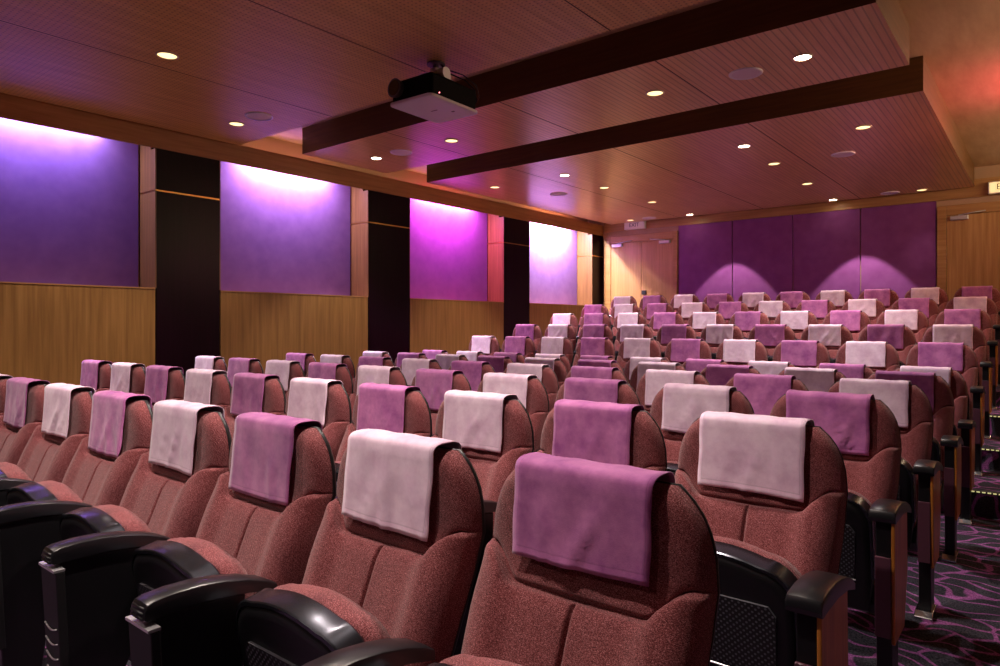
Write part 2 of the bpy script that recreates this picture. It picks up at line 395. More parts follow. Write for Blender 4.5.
def door(n, x0, xm, x1, fx0, fx1, label, lock):
    r = empty('door_%d' % n, (0, 0, 0)); struct(r, label)
    zt = EZ+1.60; zh = EZ+1.745
    bm = bmesh.new()
    box(bm, fx0, x0, YB-0.075, YB-0.002, 0.752, zh); box(bm, x1, fx1, YB-0.075, YB-0.002, 0.752, zh)
    box(bm, x0, x1, YB-0.075, YB-0.002, zt, zh)
    obj('door_frame', bm, M['ash_x'], r, bevel=0.006)
    obj('door_stop', boxbm(x0, x1, YB-0.019, YB-0.003, 0.752, zt), M['groove'], r)
    leaf(x0, xm, r, 'L'); lf = leaf(xm, x1, r, 'R')
    if lock:
        bm = boxbm(xm+0.02, xm+0.11, YB-0.085, YB-0.063, EZ+0.57, EZ+0.65)
        obj('lock_case', bm, M['black'], lf, bevel=0.004)
    return r
door(1, -6.79, -6.127, -5.461, -6.94, -5.385, 'ash veneer double door beside the left wall', True)
door(2, -1.163, -0.50, 0.163, -1.28, 0.28, 'ash veneer double door right of the plum panels', False)

def text_mesh(name, body, size, mat, parent, loc, rot, ext=0.002):
    c = bpy.data.curves.new(name, 'FONT'); c.body = body; c.size = size; c.extrude = ext; c.align_x = 'CENTER'; c.align_y = 'CENTER'
    t = bpy.data.objects.new(name, c); COL.objects.link(t)
    dg = bpy.context.evaluated_depsgraph_get(); me = bpy.data.meshes.new_from_object(t.evaluated_get(dg))
    bpy.data.objects.remove(t); bpy.data.curves.remove(c)
    me.materials.clear(); me.materials.append(mat)
    o = bpy.data.objects.new(name, me); COL.objects.link(o); o.parent = parent; o.location = loc; o.rotation_euler = rot
    return o
def exit_sign(x0, x1, z0, z1, mat, label):
    e = empty('exit_sign', ((x0+x1)/2, YB-0.036, z0)); w = (x1-x0)/2; h = z1-z0
    obj('sign_box', boxbm(-w, w, -0.09, -0.001, 0, h), M['sign_white'], e, bevel=0.006)
    obj('sign_face', boxbm(-w+0.015, w-0.015, -0.094, -0.0902, 0.015, h-0.015), mat, e)
    text_mesh('lettering', 'EXIT', h*0.72, M['sign_txt'], e, (0, -0.095, h*0.52), (PI/2, 0, 0))
    tag(e, label, 'exit sign')
exit_sign(-6.46, -6.03, EZ+1.845, EZ+1.99, M['sign_white'], 'small white exit sign above the double door by the left wall')
exit_sign(-0.66, -0.22, EZ+1.85, EZ+2.02, M['sign_lit'], 'glowing yellow exit sign above the right-hand door')

# ------------------------------------------------------------------ ceiling fixtures
GD = 'downlights in the ceiling panels'
def downlight(name, mats, r):
    e = empty(name, (0, 0, 0))
    bm = bmesh.new(); lathe(bm, [(r*1.18, 0.0), (r*1.18, -0.006), (r, -0.009), (r*0.97, -0.002), (r*0.97, 0.0)], 28)
    obj('trim_ring', bm, M['trimring'], e, smooth=True)
    bm = bmesh.new(); lathe(bm, [(0, -0.0035), (r*0.6, -0.0035), (r*0.96, -0.002)], 28)
    obj('lens', bm, mats, e, smooth=True)
    return e
def copy_tree(o, parent=None, top=True):
    c = o.copy(); COL.objects.link(c)
    if parent: c.parent = parent
    for ch in list(o.children): copy_tree(ch, c, False)
    return c
P0 = 'the dotted front ceiling panel'; P1 = 'the narrow middle ceiling panel'; P2 = 'the large rear ceiling panel'
dl = [  # x, y, hot, label
 (-5.03, 2.34, 0, 'yellow downlight alone near the middle of the dotted front ceiling panel'),
 (-6.22, 3.57, 0, 'yellow downlight beside a round speaker on the dotted front ceiling panel'),
 (-2.61, 5.34, 0, 'yellow downlight left of the big speaker in the narrow ceiling panel'),
 (-1.41, 5.31, 1, 'brightest white spot at the right end of the narrow ceiling panel'),
 (-6.21, 5.35, 1, 'bright white spot at the left end of the narrow ceiling panel'),
 (-4.99, 5.35, 0, 'yellow downlight below the projector in the narrow ceiling panel'),
 (-1.44, 7.58, 0, 'yellow downlight at the front right corner of the rear ceiling panel'),
 (-2.62, 7.55, 1, 'bright white spot at the front centre of the rear ceiling panel'),
 (-2.62, 8.61, 0, 'yellow downlight just behind the front centre white spot of the rear panel'),
 (-2.63, 10.13, 0, 'yellow downlight midway back, in the right line of the rear panel'),
 (-2.65, 11.70, 1, 'small white spot close above the right-hand plum panels'),
 (-1.44, 11.66, 0, 'yellow downlight by the back wall near the right-hand door'),
 (-4.98, 7.53, 1, 'bright white spot on the left half of the rear ceiling panel'),
 (-4.99, 8.58, 0, 'yellow downlight just behind the left white spot of the rear panel'),
 (-6.20, 7.56, 0, 'yellow downlight at the front left corner of the rear ceiling panel'),
 (-4.98, 10.08, 0, 'yellow downlight midway back, in the left line of the rear panel'),
 (-5.02, 11.66, 1, 'small white spot close above the left-hand plum panels'),
 (-6.16, 11.57, 0, 'yellow downlight above the exit sign by the double door')]
src = {0: downlight('downlight', M['lamp'], 0.068), 1: downlight('downlight', M['lamp_hot'], 0.06)}
used = set()
for x, y, hot, lab in dl:
    o = src[hot] if hot not in used else copy_tree(src[hot]); used.add(hot)
    o.location = (x, y, ZP-0.0002); tag(o, lab, 'ceiling light', GD)
e = empty('ceiling_speaker', (0, 0, 0))
bm = bmesh.new(); lathe(bm, [(0.128, 0), (0.128, -0.006), (0.118, -0.012), (0.108, -0.008), (0.106, -0.003)], 36); obj('rim', bm, M['white'], e, smooth=True)
bm = bmesh.new(); lathe(bm, [(0, -0.006), (0.05, -0.006), (0.106, -0.004)], 36); obj('speaker_grille', bm, M['spk'], e, smooth=True)
sp = [(-5.83, 3.575, 'round white ceiling speaker on the dotted front ceiling panel'),
 (-1.85, 5.37, 'large round ceiling speaker beside the brightest spot in the narrow panel'),
 (-5.78, 5.35, 'round ceiling speaker beside the left white spot of the narrow panel'),
 (-1.85, 8.63, 'round ceiling speaker on the right half of the rear panel'),
 (-1.845, 11.62, 'round ceiling speaker by the back wall, toward the right-hand door'),
 (-5.78, 8.57, 'round ceiling speaker on the left half of the rear panel'),
 (-5.763, 11.55, 'round ceiling speaker by the back wall, near the double door')]
for k, (x, y, lab) in enumerate(sp):
    o = e if k == 0 else copy_tree(e)
    o.location = (x, y, ZP-0.0002); tag(o, lab, 'ceiling speaker', 'round speakers in the ceiling panels')

# projector
PS = 0.81
pr = empty('projector', (-3.62, 3.69, EZ+1.62)); pr.scale = (PS, PS, PS); pr.rotation_euler = (math.radians(-1.5), math.radians(1.5), math.radians(-1))
bm = bmesh.new()
def rrect(bm, hx, hy, r, z, n=5):
    vs = []
    for cx, cy, a0 in ((hx-r, hy-r, 0), (-hx+r, hy-r, PI/2), (-hx+r, -hy+r, PI), (hx-r, -hy+r, 1.5*PI)):
        for k in range(n+1):
            a = a0+k*PI/2/n; vs.append(bm.verts.new((cx+r*math.cos(a), cy+r*math.sin(a), z)))
    return vs
def loft(bm, rings, cap=True):
    for A, B in zip(rings, rings[1:]):
        n = len(A)
        for k in range(n): bm.faces.new((A[k], A[(k+1) % n], B[(k+1) % n], B[k]))
    if cap: bm.faces.new(rings[0]); bm.faces.new(rings[-1])
loft(bm, [rrect(bm, 0.262, 0.30, 0.03, 0.036), rrect(bm, 0.262, 0.30, 0.03, 0.205), rrect(bm, 0.245, 0.285, 0.03, 0.225)])
obj('body', bm, plain('projector_black', srgb(7, 6, 7), 0.6, spec=0.08), pr, bevel=0.004)
bm = bmesh.new()
loft(bm, [rrect(bm, 0.255, 0.30, 0.05, -0.004), rrect(bm, 0.283, 0.32, 0.05, 0.004), rrect(bm, 0.283, 0.32, 0.05, 0.028), rrect(bm, 0.26, 0.305, 0.05, 0.036)])
obj('bottom_cover', bm, M['white'], pr, bevel=0.004)
obj('badge', boxbm(-0.035, 0.045, -0.012, 0.0, -0.0055, -0.0035), plain('grey_badge', srgb(120, 90, 100), 0.4), pr)
obj('sensor_window', boxbm(0.12, 0.155, 0.10, 0.12, -0.0055, -0.0035), M['black'], pr)
bm = bmesh.new(); cyl(bm, (-0.175, -0.335, 0.145), (-0.175, -0.295, 0.145), 0.078, 32); cyl(bm, (-0.175, -0.352, 0.145), (-0.175, -0.33, 0.145), 0.088, 32, 0.084)
ln = obj('lens_ring', bm, M['dark_metal'], pr, bevel=0.003)
bm = bmesh.new(); cyl(bm, (-0.175, -0.3545, 0.145), (-0.175, -0.3522, 0.145), 0.07, 32); obj('lens_glass', bm, M['lens'], ln)
bm = bmesh.new()
for q in (-1, 1):
    box(bm, q*0.12-0.024, q*0.12+0.024, -0.16, 0.22, 0.226, 0.242)
    box(bm, q*0.12-0.024, q*0.12+0.024, -0.06, 0.06, 0.242, 0.31)
    cyl(bm, (q*0.09, -0.02, 0.315), (q*0.165, -0.02, 0.315), 0.052, 24)
    tube(bm, [(q*0.12, -0.13, 0.242), (q*0.07, -0.06, 0.33), (0, 0, 0.36)], 0.018)
    tube(bm, [(q*0.12, 0.19, 0.242), (q*0.06, 0.08, 0.33), (0, 0, 0.36)], 0.018)
cyl(bm, (0, 0, 0.335), (0, 0, 0.385), 0.055, 24)
obj('ceiling_mount', bm, M['silver'], pr, smooth=False)
bm = bmesh.new(); cyl(bm, (0, 0, 0.42), (0, 0, 0.4375), 0.085, 24); cyl(bm, (0, 0, 0.38), (0, 0, 0.425), 0.03, 16); obj('mount_plate', bm, M['dark_metal'], pr)
bm = bmesh.new(); tube(bm, [(0.03, 0.04, 0.43), (0.06, 0.10, 0.37), (0.16, 0.24, 0.32), (0.21, 0.325, 0.24), (0.225, 0.332, 0.13), (0.22, 0.302, 0.09)], 0.007)
tube(bm, [(0.05, 0.0, 0.43), (0.09, 0.05, 0.38), (0.22, 0.14, 0.33), (0.275, 0.27, 0.26), (0.265, 0.325, 0.17), (0.235, 0.302, 0.10)], 0.006)
obj('cable', bm, M['black'], pr, smooth=True)
bm = bmesh.new(); cyl(bm, (0.263, -0.20, 0.06), (0.266, -0.20, 0.06), 0.006, 12)
obj('indicator_light', bm, plain('indicator_red', (1, .2, .2), 0.5, emit=(1.0, 0.25, 0.3), strength=4), pr)
tag(pr, 'black projector with white underside hanging from the ceiling', 'projector')

# step lights on the aisle risers
stepn = ['lowest', 'second lowest', 'third lowest', 'fourth', 'topmost']
se = empty('step_light', (0, 0, 0))
obj('nosing', boxbm(-0.79, 0.70, -0.006, 0.045, -0.004, 0.010), M['nosing'], se, bevel=0.002)
bm = bmesh.new()
for k in range(49): box(bm, -0.78+k*0.03, -0.78+k*0.03+0.019, -0.009, -0.0062, 0.001, 0.009)
obj('led_strip', bm, M['led'], se)
for k in range(3):
    o = se if k == 0 else copy_tree(se)
    o.location = (0.35, risers[k]-0.002, rows_z[6+k]+0.0045)
    tag(o, 'glowing yellow LED edge on the %s aisle step' % ('lowest', 'second', 'third')[k], 'step light', 'glowing step edges in the aisle')

# ------------------------------------------------------------------ cinema seat
BASE = [(0.36, -0.098), (0.45, -0.075), (0.55, -0.042), (0.65, -0.003), (0.70, 0.022), (0.75, 0.046), (0.80, 0.052), (0.88, 0.053), (0.961, 0.050)]  # z -> y of base line
HALF = [(0.36, 0.222), (0.50, 0.240), (0.65, 0.250), (0.78, 0.252), (0.84, 0.247), (0.88, 0.237), (0.91, 0.224), (0.935, 0.207), (0.961, 0.178)]
ZD = -0.004
def by(z):
    # smooth interpolation
    return (lerp_tab(BASE, z-0.02)+lerp_tab(BASE, z)+lerp_tab(BASE, z+0.02))/3
def bn(z):
    dy = by(z+0.01)-by(z-0.01); dz = 0.02; l = math.hypot(dy, dz)
    return (-dz/l, dy/l)               # forward normal (-y), slightly up
def seam_z(x): return 0.702 + 0.080*sstep(0.146, 0.222, abs(x))
def half(z): return (lerp_tab(HALF, z-0.012)+lerp_tab(HALF, z)+lerp_tab(HALF, z+0.012))/3 if z < 0.94 else lerp_tab(HALF, z)
def thick(u, x, z):
    up = z-seam_z(x)
    ax = abs(x)
    # slim set-back headrest above the seam; the lower cushion puffs forward of it, with side bolsters
    if up > 0: t = 0.057 + 0.003*sstep(0.0, 0.03, up)*(1-sstep(0.06, 0.2, up))
    else: t = 0.062 + 0.014*sstep(0, 0.028, -up)**0.6 + 0.004*sstep(0.05, 0.25, -up) + 0.020*sstep(0.115, 0.18, ax) - 0.006*(1-sstep(0, 0.11, ax))
    g = 0.014*math.exp(-(up/0.0050)**2)
    if up < 0: g = max(g, 0.013*math.exp(-(x/0.0042)**2)*sstep(0, 0.012, -up))
    t -= g
    e = max(0.0, 1-abs(u)**8)**0.40
    top = (max(0.0, 1-(max(0.0, z-0.905)/0.056)**2.6))**0.45
    bot = (max(0.0, 1-(max(0.0, 0.40-z)/0.04)**3))**0.5
    return t*e*top*bot
def back_front(u, z):
    x = u*half(z); t = thick(u, x, z); n = bn(z)
    return (x, by(z)+n[0]*t, z+n[1]*t+ZD)
def warp(u, q):
    # rows of the grid follow the curved seam (q = 0.702 is the seam)
    w = max(0.0, (q-0.40)/0.302) if q < 0.702 else max(0.0, (0.90-q)/0.198)
    z = q
    for _ in range(4): z = q + (seam_z(u*half(z))-0.702)*w
    return z

def cushion_back():
    bm = bmesh.new()
    us = [math.sin(PI/2*(-1+2*i/44)) *0.55 + 0.45*(-1+2*i/44) for i in range(45)]
    us += [q*v for q in (-1, 1) for v in (0.007, 0.014, 0.020, 0.028, 0.045)]; us = sorted(set(us))
    zs = [0.36, 0.362, 0.366, 0.373, 0.383, 0.40] + [0.40+0.27*k/14 for k in range(1, 15)]
    zs += [0.702+d for d in (-0.016, -0.0115, -0.0085, -0.006, -0.004, -0.002, 0, 0.002, 0.004, 0.006, 0.0085, 0.0115, 0.016, 0.024, 0.035, 0.05)]
    zs += [0.77, 0.785, 0.80, 0.815, 0.83, 0.845, 0.862, 0.875, 0.888, 0.9, 0.91, 0.92, 0.929, 0.937, 0.943, 0.948, 0.952, 0.956, 0.959, 0.961]
    g = [[bm.verts.new(back_front(u, warp(u, q))) for u in us] for q in zs]
    for A, B in zip(g, g[1:]):
        for k in range(len(us)-1): bm.faces.new((A[k], A[k+1], B[k+1], B[k]))
    # flat rear of the cushion
    bk = [[bm.verts.new((u*half(z)*0.995, by(z)+0.004, z+ZD)) for u in (-1, -0.5, 0, 0.5, 1)] for z in zs[::6]+[0.961]]
    for A, B in zip(bk, bk[1:]):
        for k in range(4): bm.faces.new((A[k], B[k], B[k+1], A[k+1]))
    return bm

def shell_back():
    bm = bmesh.new()
    zs = [0.34, 0.40, 0.5, 0.6, 0.7, 0.78, 0.84, 0.88, 0.91, 0.935, 0.961]
    def ring(off, grow, dz):
        L, R, = [], []
        for z in zs:
            n = bn(z); h = half(z)+grow
            zz = z + ZD + (dz*sstep(0.88, 0.961, z))
            L.append((-h, by(z)+n[0]*off, zz)); R.append((h, by(z)+n[0]*off, zz))
        return [bm.verts.new(p) for p in L + R[::-1]]
    rings = [ring(0.004, -0.004, -0.002), ring(0.003, 0.0015, 0.002), ring(-0.008, 0.000, 0.000), ring(-0.014, -0.006, -0.004), ring(-0.019, -0.03, -0.025)]
    loft(bm, rings, cap=False)
    n = len(zs)
    R = rings[-1]
    for k in range(n-1): bm.faces.new((R[k], R[k+1], R[2*n-2-k], R[2*n-1-k]))
    R = rings[0]
    for k in range(n-1): bm.faces.new((R[k], R[2*n-1-k], R[2*n-2-k], R[k+1]))
    return bm

HY, HZ, TH = -0.183, 0.262, math.radians(79)
def pan(x, t, n):     # pan coordinates -> local
    d = (-math.cos(TH), math.sin(TH)); nn = (math.sin(TH), math.cos(TH))
    return (x, HY + d[0]*t + nn[0]*n, HZ + d[1]*t + nn[1]*n)
def pan_outline(w, t0, t1, r, inset=0.0, n=8, bow=0.018):
    pts = []; w -= inset; t1 -= inset; t0 += inset*0.5; r = max(0.02, r-inset*0.6)
    pts.append((-w*0.94, t0)); pts.append((-w, t0+0.12))
    for k in range(n+1):
        a = PI - k*PI/2/n; pts.append((-w+r+r*math.cos(a), t1-r+r*math.sin(a)))
    for k in range(1, 8):
        x = (-w+r)+(2*(w-r))*k/8; pts.append((x, t1+bow*(1-(x/(w-r))**2)))
    for k in range(n+1):
        a = PI/2 - k*PI/2/n; pts.append((w-r+r*math.cos(a), t1-r+r*math.sin(a)))
    pts.append((w, t0+0.12)); pts.append((w*0.94, t0))
    return pts
def fill_rings(bm, spec, cap0=True, cap1=True):
    rings = []
    for pts, n in spec:
        rings.append([bm.verts.new(pan(x, t, n if not callable(n) else n(x, t))) for x, t in pts])
    loft(bm, rings, cap=False)
    def cap(R):
        m = len(R)
        for k in range(m//2-1):
            a, b, c, d = R[k], R[k+1], R[m-2-k], R[m-1-k]
            bm.faces.new((a, b, c, d) if b is not c else (a, b, d))
    if cap0: cap(rings[0])
    if cap1: cap(rings[-1])
def make_pan():
    bm = bmesh.new(); W, T0, T1, R = 0.208, -0.03, 0.386, 0.09
    O = lambda i: pan_outline(W, T0, T1, R, i)
    fill_rings(bm, [(O(0.030), -0.060), (O(0.012), -0.058), (O(0.004), -0.050), (O(0.004), 0.004), (O(0.02), 0.008)])
    return bm
def make_rim():
    bm = bmesh.new(); W, T0, T1, R = 0.213, 0.10, 0.393, 0.092
    O = lambda i: pan_outline(W, T0, T1, R, i)[2:-2]
    rings = []
    for i, n in ((0.010, -0.056), (0.0025, -0.0545), (0.0, -0.051), (0.0, 0.003), (0.002, 0.0065), (0.012, 0.0085)):
        rings.append([bm.verts.new(pan(x, t, n)) for x, t in [(-W+i, 0.10)] + O(i) + [(W-i, 0.10)]])
    rings.append([bm.verts.new(pan(x, t, -0.02)) for x, t in [(-W+0.014, 0.10)] + O(0.014) + [(W-0.014, 0.10)]])
    rings.append(rings[0])
    for A, B in zip(rings, rings[1:]):
        for k in range(len(A)-1): bm.faces.new((A[k], A[k+1], B[k+1], B[k]))
    return bm
def make_cushion():
    bm = bmesh.new(); W, T0, T1, R = 0.206, -0.02, 0.378, 0.095
    O = lambda i: pan_outline(W, T0, T1, R, i)
    fill_rings(bm, [(O(0.0), 0.0085), (O(-0.005), 0.022), (O(-0.006), 0.036), (O(0.0), 0.060), (O(0.015), 0.080), (O(0.045), 0.094), (O(0.10), 0.100), (O(0.15), 0.101)])
    return bm
def make_grille():
    bm = bmesh.new(); uv = bm.loops.layers.uv.new('UV')
    pts = [(-0.150, 0.10), (-0.160, 0.27), (-0.142, 0.295), (0.142, 0.295), (0.160, 0.27), (0.150, 0.10)]
    A = [bm.verts.new(pan(x, t, -0.0665)) for x, t in pts]; B = [bm.verts.new(pan(x, t, -0.060)) for x, t in pts]
    f = bm.faces.new(A)
    for l, p in zip(f.loops, pts): l[uv].uv = p
    for k in range(6): bm.faces.new((A[k], A[(k+1) % 6], B[(k+1) % 6], B[k]))
    return bm

def arm_bm(x, wd):
    # top profile (y, z): front nose low, slight crown, falling to the back
    bm = bmesh.new()
    top = [(-0.487, 0.628), (-0.4855, 0.643), (-0.480, 0.652), (-0.466, 0.657), (-0.42, 0.661), (-0.36, 0.660), (-0.30, 0.652), (-0.24, 0.638), (-0.19, 0.620), (-0.165, 0.606)]
    bot = [(-0.165, 0.585), (-0.24, 0.606), (-0.34, 0.618), (-0.44, 0.618), (-0.48, 0.616)]
    h = wd/2
    rings = []
    for xx, dn in ((-h, 0.006), (-h+0.002, 0.002), (-h+0.006, 0.0), (0, -0.0015), (h-0.006, 0.0), (h-0.002, 0.002), (h, 0.006)):
        rings.append([bm.verts.new((x+xx, y, z-dn)) for y, z in top] + [bm.verts.new((x+xx, y, z)) for y, z in bot])
    loft(bm, rings)
    return bm
def arm_ridges(x, wd):
    bm = bmesh.new(); h = wd/2-0.006
    for k in range(3):
        z = 0.622+0.010*k
        cyl(bm, (x-h, -0.4865+0.003*(k == 2), z), (x+h, -0.4865+0.003*(k == 2), z), 0.0042, 8)
    return bm
def standard_bm(x, w=0.046):
    bm = bmesh.new(); h = w/2
    poly = [(-0.440, 0.02), (-0.452, 0.30), (-0.460, 0.614), (-0.40, 0.616), (-0.30, 0.610), (-0.245, 0.602), (-0.255, 0.35), (-0.32, 0.22), (-0.345, 0.02)]
    prism_x(bm, poly, x-h, x+h)
    return bm
def foot_bm(x):
    bm = bmesh.new()
    prism_x(bm, [(-0.50, 0.002), (-0.50, 0.016), (-0.47, 0.034), (-0.36, 0.034), (-0.30, 0.016), (-0.30, 0.002)], x-0.034, x+0.034)
    return bm
def front_panel_bm(x):
    bm = bmesh.new()
    A = [(x-0.060, -0.482, 0.598), (x+0.052, -0.482, 0.598), (x+0.050, -0.464, 0.22), (x-0.050, -0.464, 0.22)]
    B = [(a, b+0.022, c) for a, b, c in A]
    va = [bm.verts.new(p) for p in A]; vb = [bm.verts.new(p) for p in B]
    bm.faces.new(va); bm.faces.new(vb[::-1])
    for k in range(4): bm.faces.new((va[k], va[(k+1) % 4], vb[(k+1) % 4], vb[k]))
    return bm
def louvre_bm(x):
    bm = bmesh.new()
    def yat(z): return -0.464-0.018*(z-0.22)/0.378-0.0028
    for k in range(4):
        z0 = 0.45-0.04*k; pts = []
        for i in range(7):
            xx = x-0.040+0.082*i/6; zz = z0-0.004-0.010*math.sin(PI*i/6)
            pts.append((xx, yat(zz), zz))
        tube(bm, pts, 0.0022, 6)
    return bm
def ledge_bm(x): return boxbm(x-0.060, x+0.052, -0.487, -0.46, 0.5985, 0.605)

def arm_assembly(root, x, end):
    wd = 0.078 if end else 0.066
    a = obj('armrest', arm_bm(x, wd), M['gloss'], root, smooth=True, sharp=34)
    if end == 0: obj('ribbed_nose', arm_ridges(x, wd), M['black'], a, smooth=True)
    st = obj('arm_standard', standard_bm(x), M['black'], root, bevel=0.004)
    ft = obj('foot', foot_bm(x), M['chrome'] if end else M['black'], root, bevel=0.003)
    if end: ft['label'] = 'chrome foot bracket'
    if end:
        s = end
        bm = bmesh.new()
        xa, xb = x+s*0.0235, x+s*0.034
        prism_x(bm, [(-0.462, 0.22), (-0.472, 0.614), (-0.36, 0.616), (-0.225, 0.602), (-0.215, 0.40), (-0.28, 0.22)], min(xa, xb), max(xa, xb))
        obj('front_strip', boxbm(x-0.0232, x+0.0232, -0.471, -0.4605, 0.24, 0.50), M['mauve_front'], root, bevel=0.002)
        p = obj('side_panel', bm, M['endwood'], root, bevel=0.003); p['label'] = 'orange-brown wood side panel facing the aisle'
    else:
        fp = obj('front_panel', front_panel_bm(x), M['grey_panel'], root, bevel=0.003)
        obj('louvre', louvre_bm(x), M['silver'], fp, smooth=True)
        obj('panel_ledge', ledge_bm(x), M['silver'], fp)

def make_seat(kind):
    r = empty('cinema_seat', (0, 0, 0))
    obj('backrest', cushion_back(), M['tweed'], r, smooth=True)
    obj('back_shell', shell_back(), M['shell'], r, smooth=True, bevel=0)
    obj('seat_cushion', make_cushion(), M['tweed'], r, smooth=True)
    p = obj('seat_pan', make_pan(), M['black'], r, smooth=True, sharp=40)
    p['label'] = 'black tipped-up seat shell with a rounded rim'
    obj('rim', make_rim(), M['rim'], p, smooth=True, sharp=32)
    obj('speaker_grille', make_grille(), M['grille'], p)
    bm = bmesh.new()
    q = [pan(-0.155, 0.09, -0.066), pan(0.155, 0.09, -0.066)]; tube(bm, q, 0.003, 6); obj('trim_strip', bm, M['silver'], p)
    bm = bmesh.new()
    prism_x(bm, [(-0.18, 0.20), (-0.22, 0.25), (-0.19, 0.30), (-0.15, 0.34), (-0.12, 0.38), (-0.09, 0.36), (-0.10, 0.22)], -0.214, 0.214)
    obj('hinge_beam', bm, M['black'], r, bevel=0.006)
    arm_assembly(r, 0.275, 1 if kind == 'R' else 0)
    if kind == 'L': arm_assembly(r, -0.275, -1)
    return r

# ------------------------------------------------------------------ headrest covers
def cover_mesh(seed, mat, drop):
    rnd = random.Random(seed)
    W = 0.155
    # front path: clear of the cushion across the cover's width
    def fy(z):
        best = 9
        for u in [k/10 for k in range(-6, 7)]:
            # find surface y at height z
            lo = None
            for dz in (-0.02, -0.012, -0.006, 0.0):
                p = back_front(u, min(0.960, max(0.4, z+dz)))
                if abs(p[2]-z) < 0.02: best = min(best, p[1])
        return best
    zb = 0.971-drop
    path = []
    n = 16; zt = 0.932
    # the flap hangs nearly straight from the top edge, clear of the set-back headrest
    ys = [(zt-(zt-0.77)*k/8, fy(zt-(zt-0.77)*k/8)-0.0095) for k in range(9)]
    y0 = ys[0][1]
    slope = max((y0-yy)/(zt-zz) for zz, yy in ys[2:])
    slope = max(slope, 0.025)
    for k in range(n+1):
        z = zt-(zt-zb)*k/n
        path.append((y0-slope*(zt-z)-0.003*sstep(0.10, 0.2, zt-z), z))
    path = path[::-1]
    y1 = path[-1][0]
    arc = []
    yb = by(0.95)+0.030
    for k in range(1, 12):
        a = PI - PI*k/12
        s = math.sin(a)**0.46; c = math.cos(a)
        c = math.copysign(abs(c)**0.68, c)
        arc.append(((y1+yb)/2 + c*(yb-y1)/2, 0.937+0.037*s))
    back = [(yb, 0.937), (yb+0.002, 0.91), (yb-0.002, 0.87), (yb-0.006, 0.83), (yb-0.010, 0.80)]
    full = path+arc+back
    m = 18
    cre = [(rnd.uniform(-0.12, 0.12), rnd.uniform(zb, 0.9), rnd.uniform(-0.9, 0.9), rnd.uniform(0.006, 0.015), rnd.uniform(0.003, 0.009)) for _ in range(rnd.randint(3, 6))]
    cur = rnd.uniform(-0.006, 0.006); sk = rnd.uniform(-0.010, 0.010)
    bm = bmesh.new()
    def vert(i, k, off):
        y, z = full[i]; x = W*(-1+2*k/m)
        # local normal
        a = full[max(0, i-1)]; b = full[min(len(full)-1, i+1)]
        ty, tz = b[0]-a[0], b[1]-a[1]; l = math.hypot(ty, tz); ny, nz = -tz/l, ty/l
        d = off
        if i < n:
            w = sstep(0, 0.6, (n-i)/n)
            for cx, cz, sl, wd, am in cre:
                q = (x-cx) - sl*(z-cz)*0.8
                d += am*w*math.exp(-(q/wd)**2)
            d += 0.006*w*(abs(x)/W)**3*(0.5+0.5*math.sin(seed))
            z += cur*w*(1-(x/W)**2)
            z += sk*w*(x/W)*0.5
        d += 0.0012*math.sin(x*60+seed)*(1 if i < len(full)-1 else 0)
        return (x*(1+0.008*math.sin(i*0.5+seed)), y+ny*d, z+nz*d)
    uvl = bm.loops.layers.uv.new('UV')
    F = [[bm.verts.new(vert(i, k, 0.0035)) for k in range(m+1)] for i in range(len(full))]
    Bk = [[bm.verts.new(vert(i, k, 0.001)) for k in range(m+1)] for i in range(len(full))]
    for g in (F, Bk):
        for A, B in zip(g, g[1:]):
            for k in range(m): bm.faces.new((A[k], A[k+1], B[k+1], B[k]))
    for i in range(len(full)):
        for k in range(m+1):
            for g in (F, Bk):
                for l in g[i][k].link_loops: l[uvl].uv = (2*W*k/m, sum(math.dist(full[j], full[j+1]) for j in range(i)))
    L = len(full)
    for i in range(L-1):
        bm.faces.new((F[i][0], F[i+1][0], Bk[i+1][0], Bk[i][0])); bm.faces.new((F[i][m], F[i+1][m], Bk[i+1][m], Bk[i][m]))
    for k in range(m):
        bm.faces.new((F[0][k], F[0][k+1], Bk[0][k+1], Bk[0][k])); bm.faces.new((F[L-1][k], F[L-1][k+1], Bk[L-1][k+1], Bk[L-1][k]))
    o = obj('headrest_cover', bm, mat, smooth=True)
    return o

proto = {}
covers = {}
ORD = ['aisle-end', 'second', 'third', 'fourth', 'fifth', 'sixth', 'seventh', 'eighth', 'ninth', 'tenth']
ROW = ['front row', 'second row', 'third row', 'fourth row', 'fifth row', 'sixth row', 'seventh row', 'eighth row', 'ninth row', 'tenth row', 'back row']
pid = {}
for r in range(11):
    for i in range(10):
        x = (-0.708, -0.692, -0.690)[min(r, 2)]-0.55*i if r < 3 else -0.686-0.55*i; y = rows_y[r]; z = rows_z[r]
        kind = 'R' if i == 0 else ('L' if i == 9 else 'M')
        if kind in proto: o = copy_tree(proto[kind])
        else: o = proto[kind] = make_seat(kind)
        o.location = (x, y, z)
        pale = (r+i) % 2 == 1
        cn = 'pale pink' if pale else 'mauve'
        rn = ROW[r] + ('' if r in (0, 10) else ' from front')
        if i == 0: sl = 'maroon seat with %s cover at the aisle end, %s' % (cn, rn)
        else: sl = 'maroon seat with %s cover, %s from aisle, %s' % (cn, ORD[i], rn)
        tag(o, sl, 'seat', 'cinema seats')
        v = (r*3+i*5) % 6; key = (v, pale)
        if r == 0 and i == 0: key = ('short', pale)
        if key in covers:
            c = covers[key].copy(); COL.objects.link(c)
        else:
            c = covers[key] = cover_mesh(11+7*(v if key[0] != 'short' else 8)+(50 if pale else 0), M['pale'] if pale else M['mauve'], 0.188 if key[0] == 'short' else (0.222, 0.214, 0.228, 0.218, 0.224, 0.210)[v])
        c.location = (x, y, z)
        if i == 0: cl = '%s cloth cover on the aisle-end seat, %s' % (cn, rn)
        else: cl = '%s cloth cover on the %s seat from aisle, %s' % (cn, ORD[i], rn)
        tag(c, cl, 'headrest cover', 'headrest covers')

